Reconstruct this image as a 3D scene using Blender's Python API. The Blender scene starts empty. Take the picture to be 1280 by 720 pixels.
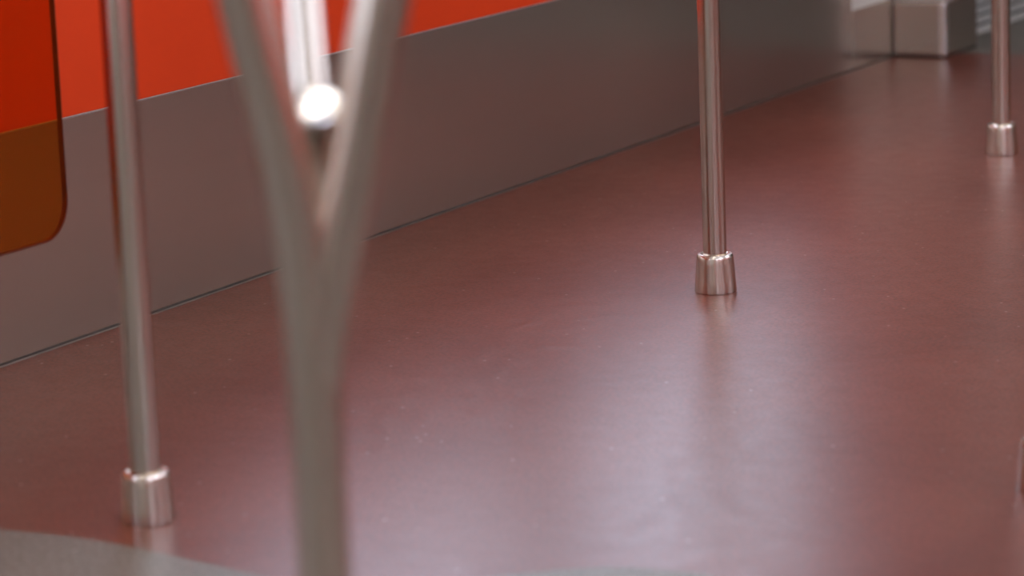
import bpy, bmesh, math, random
from mathutils import Vector, Matrix
random.seed(3)
S=bpy.context.scene
S.view_settings.view_transform='Standard'
S.view_settings.look='None'

# ---------------------------------------------------------------- materials
def new_mat(name):
    m=bpy.data.materials.new(name); m.use_nodes=True
    nt=m.node_tree; b=nt.nodes['Principled BSDF']
    return m,nt,b
def noise_color(nt,b,c1,c2,scale,detail=4,vec_scale=(1,1,1),lo=.35,hi=.65,sock='Base Color'):
    tc=nt.nodes.new('ShaderNodeTexCoord'); mp=nt.nodes.new('ShaderNodeMapping')
    mp.inputs['Scale'].default_value=vec_scale
    n=nt.nodes.new('ShaderNodeTexNoise'); n.inputs['Scale'].default_value=scale; n.inputs['Detail'].default_value=detail
    r=nt.nodes.new('ShaderNodeValToRGB'); r.color_ramp.elements[0].position=lo; r.color_ramp.elements[1].position=hi
    r.color_ramp.elements[0].color=(*c1,1); r.color_ramp.elements[1].color=(*c2,1)
    nt.links.new(tc.outputs['Object'],mp.inputs[0]); nt.links.new(mp.outputs[0],n.inputs['Vector'])
    nt.links.new(n.outputs['Fac'],r.inputs[0]); nt.links.new(r.outputs[0],b.inputs[sock])
    return n,r,mp
def simple(name,c,rough=.5,metal=0,var=.12,scale=30,vs=(1,1,1),spec=.5):
    m,nt,b=new_mat(name)
    noise_color(nt,b,tuple(x*(1-var) for x in c),tuple(min(1,x*(1+var)) for x in c),scale,vec_scale=vs)
    b.inputs['Roughness'].default_value=rough; b.inputs['Metallic'].default_value=metal
    b.inputs['Specular IOR Level'].default_value=spec
    return m
def steel(name,c,r1,r2,vs,scale=60,var=.06,metal=1):
    m,nt,b=new_mat(name)
    n,r,mp=noise_color(nt,b,tuple(x*(1-var) for x in c),tuple(min(1,x*(1+var)) for x in c),scale,4,vs)
    b.inputs['Metallic'].default_value=metal
    mr=nt.nodes.new('ShaderNodeMapRange'); mr.inputs['To Min'].default_value=r1; mr.inputs['To Max'].default_value=r2
    nt.links.new(n.outputs['Fac'],mr.inputs['Value']); nt.links.new(mr.outputs[0],b.inputs['Roughness'])
    return m
def floor_mat(name,c1,c2,rough=.36,spec=.5):
    m,nt,b=new_mat(name)
    n,r,mp=noise_color(nt,b,c1,c2,3,8,(1,1,1),.3,.7)
    b.inputs['Specular IOR Level'].default_value=spec
    tc=nt.nodes.new('ShaderNodeTexCoord')
    g=nt.nodes.new('ShaderNodeTexNoise'); g.inputs['Scale'].default_value=150; g.inputs['Detail'].default_value=3; g.inputs['Roughness'].default_value=.7
    nt.links.new(tc.outputs['Object'],g.inputs['Vector'])
    gr=nt.nodes.new('ShaderNodeValToRGB'); gr.color_ramp.elements[0].position=.40; gr.color_ramp.elements[1].position=.60
    gr.color_ramp.elements[0].color=(.46,.46,.46,1); gr.color_ramp.elements[1].color=(1.0,1.0,1.0,1)
    nt.links.new(g.outputs['Fac'],gr.inputs[0])
    mx=nt.nodes.new('ShaderNodeMix'); mx.data_type='RGBA'; mx.blend_type='MULTIPLY'; mx.inputs['Factor'].default_value=1
    nt.links.new(r.outputs[0],mx.inputs['A']); nt.links.new(gr.outputs[0],mx.inputs['B'])
    v=nt.nodes.new('ShaderNodeTexVoronoi'); v.inputs['Scale'].default_value=22
    nt.links.new(tc.outputs['Object'],v.inputs['Vector'])
    vr=nt.nodes.new('ShaderNodeValToRGB'); vr.color_ramp.elements[0].position=.03; vr.color_ramp.elements[1].position=.07
    vr.color_ramp.elements[0].color=(.8,.8,.8,1); vr.color_ramp.elements[1].color=(0,0,0,1)
    nt.links.new(v.outputs['Distance'],vr.inputs[0])
    mx2=nt.nodes.new('ShaderNodeMix'); mx2.data_type='RGBA'; mx2.inputs['B'].default_value=(.55,.45,.42,1)
    nt.links.new(vr.outputs[0],mx2.inputs['Factor']); nt.links.new(mx.outputs['Result'],mx2.inputs['A'])
    nt.links.new(mx2.outputs['Result'],b.inputs['Base Color'])
    rn=nt.nodes.new('ShaderNodeTexNoise'); rn.inputs['Scale'].default_value=26; rn.inputs['Detail'].default_value=8
    nt.links.new(tc.outputs['Object'],rn.inputs['Vector'])
    mr=nt.nodes.new('ShaderNodeMapRange'); mr.inputs['From Min'].default_value=.3; mr.inputs['From Max'].default_value=.7
    mr.inputs['To Min'].default_value=rough-.025; mr.inputs['To Max'].default_value=rough+.025
    nt.links.new(rn.outputs['Fac'],mr.inputs['Value']); nt.links.new(mr.outputs[0],b.inputs['Roughness'])
    bp=nt.nodes.new('ShaderNodeBump'); bp.inputs['Strength'].default_value=.35; bp.inputs['Distance'].default_value=.0006
    nt.links.new(g.outputs['Fac'],bp.inputs['Height']); nt.links.new(bp.outputs[0],b.inputs['Normal'])
    return m

M_floor=floor_mat('red_brown_linoleum',(.185,.046,.028),(.24,.064,.040),.315,.47)
M_grey=floor_mat('grey_linoleum',(.21,.185,.155),(.255,.225,.19),.42)
M_panel=steel('brushed_steel_panel',(.60,.52,.45),.19,.21,(1,.25,30),5,.02,.88)
M_pole=steel('brushed_steel_pole',(.61,.53,.455),.20,.21,(1,1,1),3,.015)
M_ferr=steel('brushed_steel_ferrule',(.66,.57,.49),.23,.29,(60,60,1),5,.10)
M_cap=steel('polished_steel',(.96,.95,.95),.22,.26,(1,1,1),5,.02)
M_red=simple('red_laminate',(.68,.052,.010),.45,0,.05,3,spec=.15)
M_white=simple('white_laminate',(.72,.69,.64),.4,0,.03,4)
M_ceil=simple('ceiling_paint',(.7,.69,.67),.5,0,.03,4)
M_endw=simple('brown_laminate',(.30,.22,.18),.5,0,.1,4)
M_rubber=simple('dark_rubber',(.06,.045,.038),.5,0,.2,60)
M_alu=steel('aluminium_trim',(.5,.45,.41),.3,.4,(1,1,10))
M_rib=simple('anodised_sill_rib',(.85,.84,.82),.45,.1,.04,20)
M_dark=simple('dark_plastic',(.02,.02,.02),.6,0,.2,20)
M_conc=simple('platform_concrete',(.25,.25,.25),.8,0,.2,8)
M_edge=simple('screen_edge',(.10,.018,.008),.35,0,.1,20)
M_dglass=simple('dark_door_glass',(.04,.04,.045),.08,0,.1,3)

def glass(name,tcol,gl=.06,diff=None,dfac=0):
    m=bpy.data.materials.new(name); m.use_nodes=True; nt=m.node_tree; nt.nodes.clear()
    o=nt.nodes.new('ShaderNodeOutputMaterial'); t=nt.nodes.new('ShaderNodeBsdfTransparent')
    t.inputs[0].default_value=(*tcol,1)
    g=nt.nodes.new('ShaderNodeBsdfGlossy'); g.inputs['Roughness'].default_value=.05; g.inputs['Color'].default_value=(1,1,1,1)
    mx=nt.nodes.new('ShaderNodeMixShader'); mx.inputs[0].default_value=gl
    src=t
    if diff:
        d=nt.nodes.new('ShaderNodeBsdfDiffuse'); d.inputs[0].default_value=(*diff,1)
        mm=nt.nodes.new('ShaderNodeMixShader'); mm.inputs[0].default_value=dfac
        nt.links.new(t.outputs[0],mm.inputs[1]); nt.links.new(d.outputs[0],mm.inputs[2]); src=mm
    nt.links.new(src.outputs[0],mx.inputs[1]); nt.links.new(g.outputs[0],mx.inputs[2]); nt.links.new(mx.outputs[0],o.inputs[0])
    return m
M_tint=glass('orange_tinted_glass',(.84,.50,.18),.012,(.42,.07,.012),.08)
M_glass=glass('window_glass',(.93,.95,.96),.05)

def emit(name,c,s):
    m=bpy.data.materials.new(name); m.use_nodes=True; nt=m.node_tree; nt.nodes.clear()
    o=nt.nodes.new('ShaderNodeOutputMaterial'); e=nt.nodes.new('ShaderNodeEmission')
    e.inputs[0].default_value=(*c,1); e.inputs[1].default_value=s; nt.links.new(e.outputs[0],o.inputs[0]); return m
M_lamp=emit('ceiling_lamp_diffuser',(1,.95,.90),6.8)

# ---------------------------------------------------------------- helpers
def empty(name,loc=(0,0,0)):
    e=bpy.data.objects.new(name,None); e.location=loc; S.collection.objects.link(e); return e
def mesh_obj(name,bm,mats,parent=None,smooth=False):
    me=bpy.data.meshes.new(name); bm.normal_update(); bm.to_mesh(me); bm.free()
    for m in (mats if isinstance(mats,(list,tuple)) else [mats]): me.materials.append(m)
    if smooth:
        for p in me.polygons: p.use_smooth=True
        me.set_sharp_from_angle(angle=math.radians(40))
    o=bpy.data.objects.new(name,me); S.collection.objects.link(o)
    if parent: o.parent=parent
    return o
def add_box(bm,x0,x1,y0,y1,z0,z1,mi=0):
    vs=[bm.verts.new(p) for p in [(x0,y0,z0),(x1,y0,z0),(x1,y1,z0),(x0,y1,z0),(x0,y0,z1),(x1,y0,z1),(x1,y1,z1),(x0,y1,z1)]]
    for f in [(0,3,2,1),(4,5,6,7),(0,1,5,4),(1,2,6,5),(2,3,7,6),(3,0,4,7)]:
        bm.faces.new([vs[i] for i in f]).material_index=mi
def box(name,dims,mat,parent=None,bevel=0,segs=3):
    bm=bmesh.new(); add_box(bm,*dims)
    o=mesh_obj(name,bm,mat,parent)
    if bevel:
        b=o.modifiers.new('bevel','BEVEL'); b.width=bevel; b.segments=segs; b.limit_method='ANGLE'
    return o
def boxes(name,lst,mat,parent=None,bevel=0):
    bm=bmesh.new()
    for d in lst: add_box(bm,*d)
    o=mesh_obj(name,bm,mat,parent)
    if bevel:
        b=o.modifiers.new('bevel','BEVEL'); b.width=bevel; b.segments=2; b.limit_method='ANGLE'
    return o
def lathe(name,prof,mat,parent=None,seg=64,loc=(0,0,0)):
    bm=bmesh.new(); rings=[]
    for r,z in prof:
        if r<1e-6: rings.append([bm.verts.new((0,0,z))])
        else: rings.append([bm.verts.new((r*math.cos(2*math.pi*i/seg),r*math.sin(2*math.pi*i/seg),z)) for i in range(seg)])
    for a,b in zip(rings,rings[1:]):
        for i in range(seg):
            j=(i+1)%seg
            if len(a)==1: bm.faces.new((a[0],b[i],b[j])) if len(b)>1 else None
            elif len(b)==1: bm.faces.new((a[i],a[j],b[0]))
            else: bm.faces.new((a[i],a[j],b[j],b[i]))
    bmesh.ops.recalc_face_normals(bm,faces=bm.faces)
    o=mesh_obj(name,bm,mat,parent,True); o.location=loc
    return o
def sweep(name,pts,rad,mat,parent=None,seg=40,cap=True):
    bm=bmesh.new(); n=len(pts); pts=[Vector(p) for p in pts]; rings=[]
    ref=Vector((1,0,0))
    for i,p in enumerate(pts):
        t=(pts[min(i+1,n-1)]-pts[max(i-1,0)]).normalized()
        u=(ref-t*ref.dot(t)).normalized(); v=t.cross(u)
        r=rad[i] if isinstance(rad,(list,tuple)) else rad
        rings.append([bm.verts.new(p+u*r*math.cos(2*math.pi*k/seg)+v*r*math.sin(2*math.pi*k/seg)) for k in range(seg)])
    for a,b in zip(rings,rings[1:]):
        for k in range(seg):
            j=(k+1)%seg; bm.faces.new((a[k],a[j],b[j],b[k]))
    if cap: bm.faces.new(rings[0][::-1]); bm.faces.new(rings[-1])
    return mesh_obj(name,bm,mat,parent,True)
def catmull(P,n=10):
    P=[Vector(p) for p in P]; P=[2*P[0]-P[1]]+P+[2*P[-1]-P[-2]]; out=[]
    for i in range(1,len(P)-2):
        a,b,c,d=P[i-1:i+3]
        for k in range(n):
            t=k/n; out.append(.5*((2*b)+(c-a)*t+(2*a-5*b+4*c-d)*t*t+(3*b-a-3*c+d)*t**3))
    out.append(P[-2]); return out

WX=-2.846; RX=0.42; CZ=2.25; Y0=-2.0; Y1=13.0

# ---------------------------------------------------------------- floor
bound=[(-2.846,2.862),(-2.45,2.864),(-2.28,2.866),(-2.165,2.870),(-2.033,2.850),(-1.867,2.814),(-1.77,2.80),(-1.69,2.84),
       (-1.60,2.925),(-1.524,2.982),(-1.45,3.0),(-1.38,2.995),(-1.30,2.95),(-1.22,2.87),(-1.12,2.80),(-.9,2.76),(.42,2.76)]
sm=[ (p.x,p.y) for p in catmull([(a,b,0) for a,b in bound],6)]
def slab(name,poly,mat,t=.03,z=0):
    bm=bmesh.new(); a=[bm.verts.new((x,y,z)) for x,y in poly]; b=[bm.verts.new((x,y,z-t)) for x,y in poly]
    bm.faces.new(a); bm.faces.new(b[::-1]); n=len(poly)
    for i in range(n):
        j=(i+1)%n; bm.faces.new((a[j],a[i],b[i],b[j]))
    bmesh.ops.recalc_face_normals(bm,faces=bm.faces)
    return mesh_obj(name,bm,mat)
YG=7.42
slab('floor',[(WX,YG)]+sm+[(RX,YG)],M_floor)
slab('floor_vestibule',[(WX,Y0)]+[(RX,Y0)]+sm[::-1],M_grey)
slab('floor_door_area',[(WX,YG),(RX,YG),(RX,Y1),(WX,Y1)],M_grey)

# ---------------------------------------------------------------- left wall
SILL=.62; HEAD=1.85
TH=.10
WINS=[(-1.2,1.6),(4.10,5.35),(5.45,6.80)]
wl=[(WX-TH,WX,Y0,7.60,0,SILL),(WX-TH,WX,Y0,Y1,HEAD+.1,CZ),(WX-TH,WX,Y0,7.60,HEAD,HEAD+.1)]
for a,b in [(Y0,-1.2),(1.6,4.10),(5.35,5.45),(6.80,7.60)]: wl.append((WX-TH,WX,a,b,SILL,HEAD))
wl.append((WX-TH,WX,9.0,Y1,0,HEAD+.1))
boxes('wall_left',wl,M_white)
k=1
for a,b in WINS:
    e=empty('window_%d'%k); k+=1
    fw=.03
    boxes('frame',[(WX-.02,WX+.008,a,a+fw,SILL,HEAD),(WX-.02,WX+.008,b-fw,b,SILL,HEAD),(WX-.02,WX+.008,a+fw,b-fw,SILL,SILL+fw),(WX-.02,WX+.008,a+fw,b-fw,HEAD-fw,HEAD)],M_dark,e)
    box('pane',(WX-.014,WX-.008,a+fw,b-fw,SILL+fw,HEAD-fw),M_glass,e)

T=.004
box('wall_panel_steel',(WX,WX+T,Y0,7.035,.0050,.350),M_panel,None,.0012)
box('wall_panel_steel_low',(WX,WX+T,7.041,7.31,.0050,.150),M_panel,None,.0012)
box('wall_panel_red',(WX,WX+.0035,Y0,7.035,.3515,SILL-.005),M_red,None,.001)
box('wall_panel_red_pier',(WX,WX+.0035,6.82,7.31,SILL,CZ),M_red,None,.001)
box('wall_panel_red_far',(WX,WX+.0035,9.0,Y1,.352,CZ),M_red,None,.001)
bb=empty('baseboard_left')
box('rubber_seal',(WX,WX+.0035,Y0,7.31,0.0013,.0050),M_rubber,bb)
box('bead',(WX,WX+.008,Y0,7.31,0,.0013),M_alu,bb,.0005)

pl=empty('door_pillar')
PX=-2.700
box('column_white_base',(WX+.006,PX-.003,7.312,7.54,.142,.35),M_white,pl,.012,4)
box('column',(WX+.006,PX-.003,7.312,7.54,.35,CZ),M_panel,pl,.012,4)
box('kick_plate',(WX+.006,PX,7.308,7.545,.006,.142),M_panel,pl,.006,4)
box('corner_strip',(PX-.020,PX+.0012,7.3065,7.33,.006,.142),M_cap,pl,.004,3)  # brighter metal strip standing in for the highlight along the box edge
box('foot_seal',(WX+.006,PX-.002,7.311,7.543,.0,.006),M_rubber,pl)
ds=empty('door_sill')
box('base',(WX-.36,WX+.06,7.60,9.0,-.03,.002),M_dark,ds)
rib=[]
for i in range(5):
    x=WX-.29+i*.08; rib.append((x,x+.032,7.60,9.0,.002,.012))
boxes('ribs',rib,M_rib,ds,.002)
dr=empty('door_1')  # unseen leaves added to shut bright daylight out of the doorway
DX=WX-.37
for i,(a,b) in enumerate([(7.605,8.297),(8.303,8.995)]):
    boxes('leaf_%d'%(i+1),[(DX-.04,DX,a,b,.004,.9),(DX-.04,DX,a,b,1.75,1.94),(DX-.04,DX,a,a+.15,.9,1.75),(DX-.04,DX,b-.15,b,.9,1.75)],M_dark,dr)
    box('glass_%d'%(i+1),(DX-.03,DX-.01,a+.15,b-.15,.9,1.75),M_dglass,dr)
boxes('wall_door_reveal',[(DX-.04,WX-TH,7.5,7.6,-.03,1.95),(DX-.04,WX-TH,9.0,9.1,-.03,1.95),(DX-.04,WX-TH,7.5,9.1,1.95,2.05)],M_white)
box('ground',(WX-4,WX-.5,-2,13,-.3,-.06),M_conc)  # station platform outside the left wall, out of view

# ---------------------------------------------------------------- right wall, ends, ceiling
wr=[(RX,RX+TH,Y0,Y1,0,.8),(RX,RX+TH,Y0,Y1,1.85,CZ)]
for a,b in [(Y0,.3),(1.9,2.4),(3.8,5.0),(6.3,Y1)]: wr.append((RX,RX+TH,a,b,.8,1.85))
boxes('wall_right',wr,M_white)
box('wall_right_panel_steel',(RX-.004,RX,Y0,Y1,.01,.35),M_panel)
boxes('wall_right_panel_red',[(RX-.004,RX,Y0,6.5,.352,.8)],M_red)
box('wall_back',(WX,RX,Y0-.1,Y0,0,CZ),M_white)
box('wall_front',(WX,RX,Y1,Y1+.1,0,CZ),M_endw)
box('ceiling',(WX-TH,RX+TH,Y0,Y1,CZ,CZ+.08),M_ceil)
lamp=empty('ceiling_lamp')
LX=-1.21
for i in range(6):
    y=Y0+.3+i*1.62
    box('diffuser',(LX-.15,LX+.15,y,y+1.5,CZ-.03,CZ-.001),M_lamp,lamp,.008)

# ---------------------------------------------------------------- grab poles
def grab_pole(x,y):
    e=empty('grab_pole',(x,y,0))
    R=.0192
    lathe('tube',[(R,.001),(R,.5),(R,1.2),(R,CZ)],M_pole,e)
    h=.0625
    prof=[(R,.0),(.0325,.0),(.0338,.0008),(.0340,.003),(.0328,.020),(.0308,.046),(.0300,.0565),(.0292,.0600),(.0278,h),(.0240,h+.0004),(.0225,h-.0008),(R-.0005,h-.002)]
    lathe('ferrule',prof,M_ferr,e)
    lathe('ceiling_ferrule',[(r,CZ-z) for r,z in prof],M_ferr,e)
    return e
for p in [(-2.131,2.965),(-2.043,4.450),(-2.063,5.904),(-2.06,7.37),(-1.160,3.472)]: grab_pole(*p)

# ---------------------------------------------------------------- branching pole
bp=empty('branching_grab_pole',(-1.2316,1.942,0))
rt=Vector((.8444,.5355,0)); tw=Vector((.5355,-.8444,0)); U=Vector((0,0,1))
sweep('post',[(0,0,0),(0,0,.2),(0,0,.40),(0,0,.47),(0,0,.505),(0,0,.525)],[.0205,.0205,.0205,.0215,.0225,.020],M_pole,bp)
lathe('ferrule',[(.0195,0),(.034,0),(.034,.003),(.030,.057),(.028,.062),(.019,.061)],M_ferr,bp)
sh=rt*.007
for i,(a,b) in enumerate([(-.043,.037),(.058,.020),(-.001,-.057)]):
    d=(rt*a+tw*b)
    P=catmull([U*.47+d*.0,U*.54+d*.16+sh*.6,U*.65+d*.54+sh*1.3,U*.765+d+sh,U*.90+d*1.55+sh,U*1.03+d*2.0+sh,U*1.16+d*2.25+sh,U*1.35+d*2.3+sh,U*1.8+d*2.3+sh,U*CZ+d*2.3+sh],8)
    sweep('arm_%d'%(i+1),P,.0212 if i!=2 else .0135,M_pole,bp)
o=rt*.011+tw*.004
tn=(U*.80+tw*.60).normalized()      # stub end tilted to camera so its cap mirrors the ceiling lamp
pts=catmull([o+U*.50-tw*.03,o+U*.60-tw*.03,o+U*.66-tw*.022,o+U*.684-tw*.004],6)
sweep('stub',pts,.0125,M_pole,bp)
c=lathe('stub_cap',[(0,.0040),(.008,.0037),(.014,.0031),(.0165,.0022),(.0188,.0005),(.0193,-.0012),(.0183,-.003),(.012,-.006)],M_cap,bp)
c.location=o+U*.686; c.rotation_euler=tn.to_track_quat('Z','Y').to_euler()

# ---------------------------------------------------------------- orange tinted screen
sc=empty('tinted_draught_screen')
SX=-2.60; ye=3.466; zb=.240; r=.055; yl=2.30; zt=1.35
def outline(off):
    pts=[]
    for cy,cz,a0 in [(ye-r,zb+r,-90),(ye-r,zt-r,0),(yl+r,zt-r,90),(yl+r,zb+r,180)]:
        for k in range(13):
            a=math.radians(a0+k*90/12); pts.append((cy+(r+off)*math.cos(a),cz+(r+off)*math.sin(a)))
    return pts
bm=bmesh.new(); O=outline(0)
f1=[bm.verts.new((SX+.004,y,z)) for y,z in O]; f2=[bm.verts.new((SX-.004,y,z)) for y,z in O]
bm.faces.new(f1); bm.faces.new(f2[::-1]); bmesh.ops.recalc_face_normals(bm,faces=bm.faces)
mesh_obj('glass_sheet',bm,M_tint,sc)
bm=bmesh.new(); A=outline(.001); B=outline(-.0015); n=len(A)
ra=[[bm.verts.new((SX+dx,y,z)) for y,z in L] for dx,L in [(.004,A),(-.004,A),(-.004,B),(.004,B)]]
for q in range(4):
    a=ra[q]; b=ra[(q+1)%4]
    for i in range(n):
        j=(i+1)%n; bm.faces.new((a[i],a[j],b[j],b[i]))
bmesh.ops.recalc_face_normals(bm,faces=bm.faces)
mesh_obj('edge_seal',bm,M_edge,sc)
for y in (2.5,3.3):
    for z in (.95,1.25):
        bm=bmesh.new(); xa=WX+.001; xb=SX+.012
        bmesh.ops.create_cone(bm,cap_ends=True,segments=32,radius1=.014,radius2=.014,depth=xb-xa,matrix=Matrix.Translation(((xa+xb)/2,y,z))@Matrix.Rotation(math.pi/2,4,'Y'))
        mesh_obj('standoff',bm,M_pole,sc,True)

# ---------------------------------------------------------------- daylight
w=bpy.data.worlds.new('World'); S.world=w; w.use_nodes=True
bg=w.node_tree.nodes['Background']; bg.inputs[0].default_value=(.76,.82,1,1); bg.inputs[1].default_value=5.3

# ---------------------------------------------------------------- camera
cd=bpy.data.cameras.new('camera'); co=bpy.data.objects.new('camera',cd); S.collection.objects.link(co)
Rm=Matrix(((0.881446,-0.060403,0.468406),(0.470788,0.191253,-0.861267),(-0.037561,0.97968,0.197017)))
co.matrix_world=Matrix.Translation((0,0,1))@Rm.to_4x4()
cd.sensor_width=36; cd.lens=3829/1280*36; cd.clip_start=.05
cd.dof.use_dof=True; cd.dof.focus_distance=5.0; cd.dof.aperture_fstop=3.6
S.camera=co
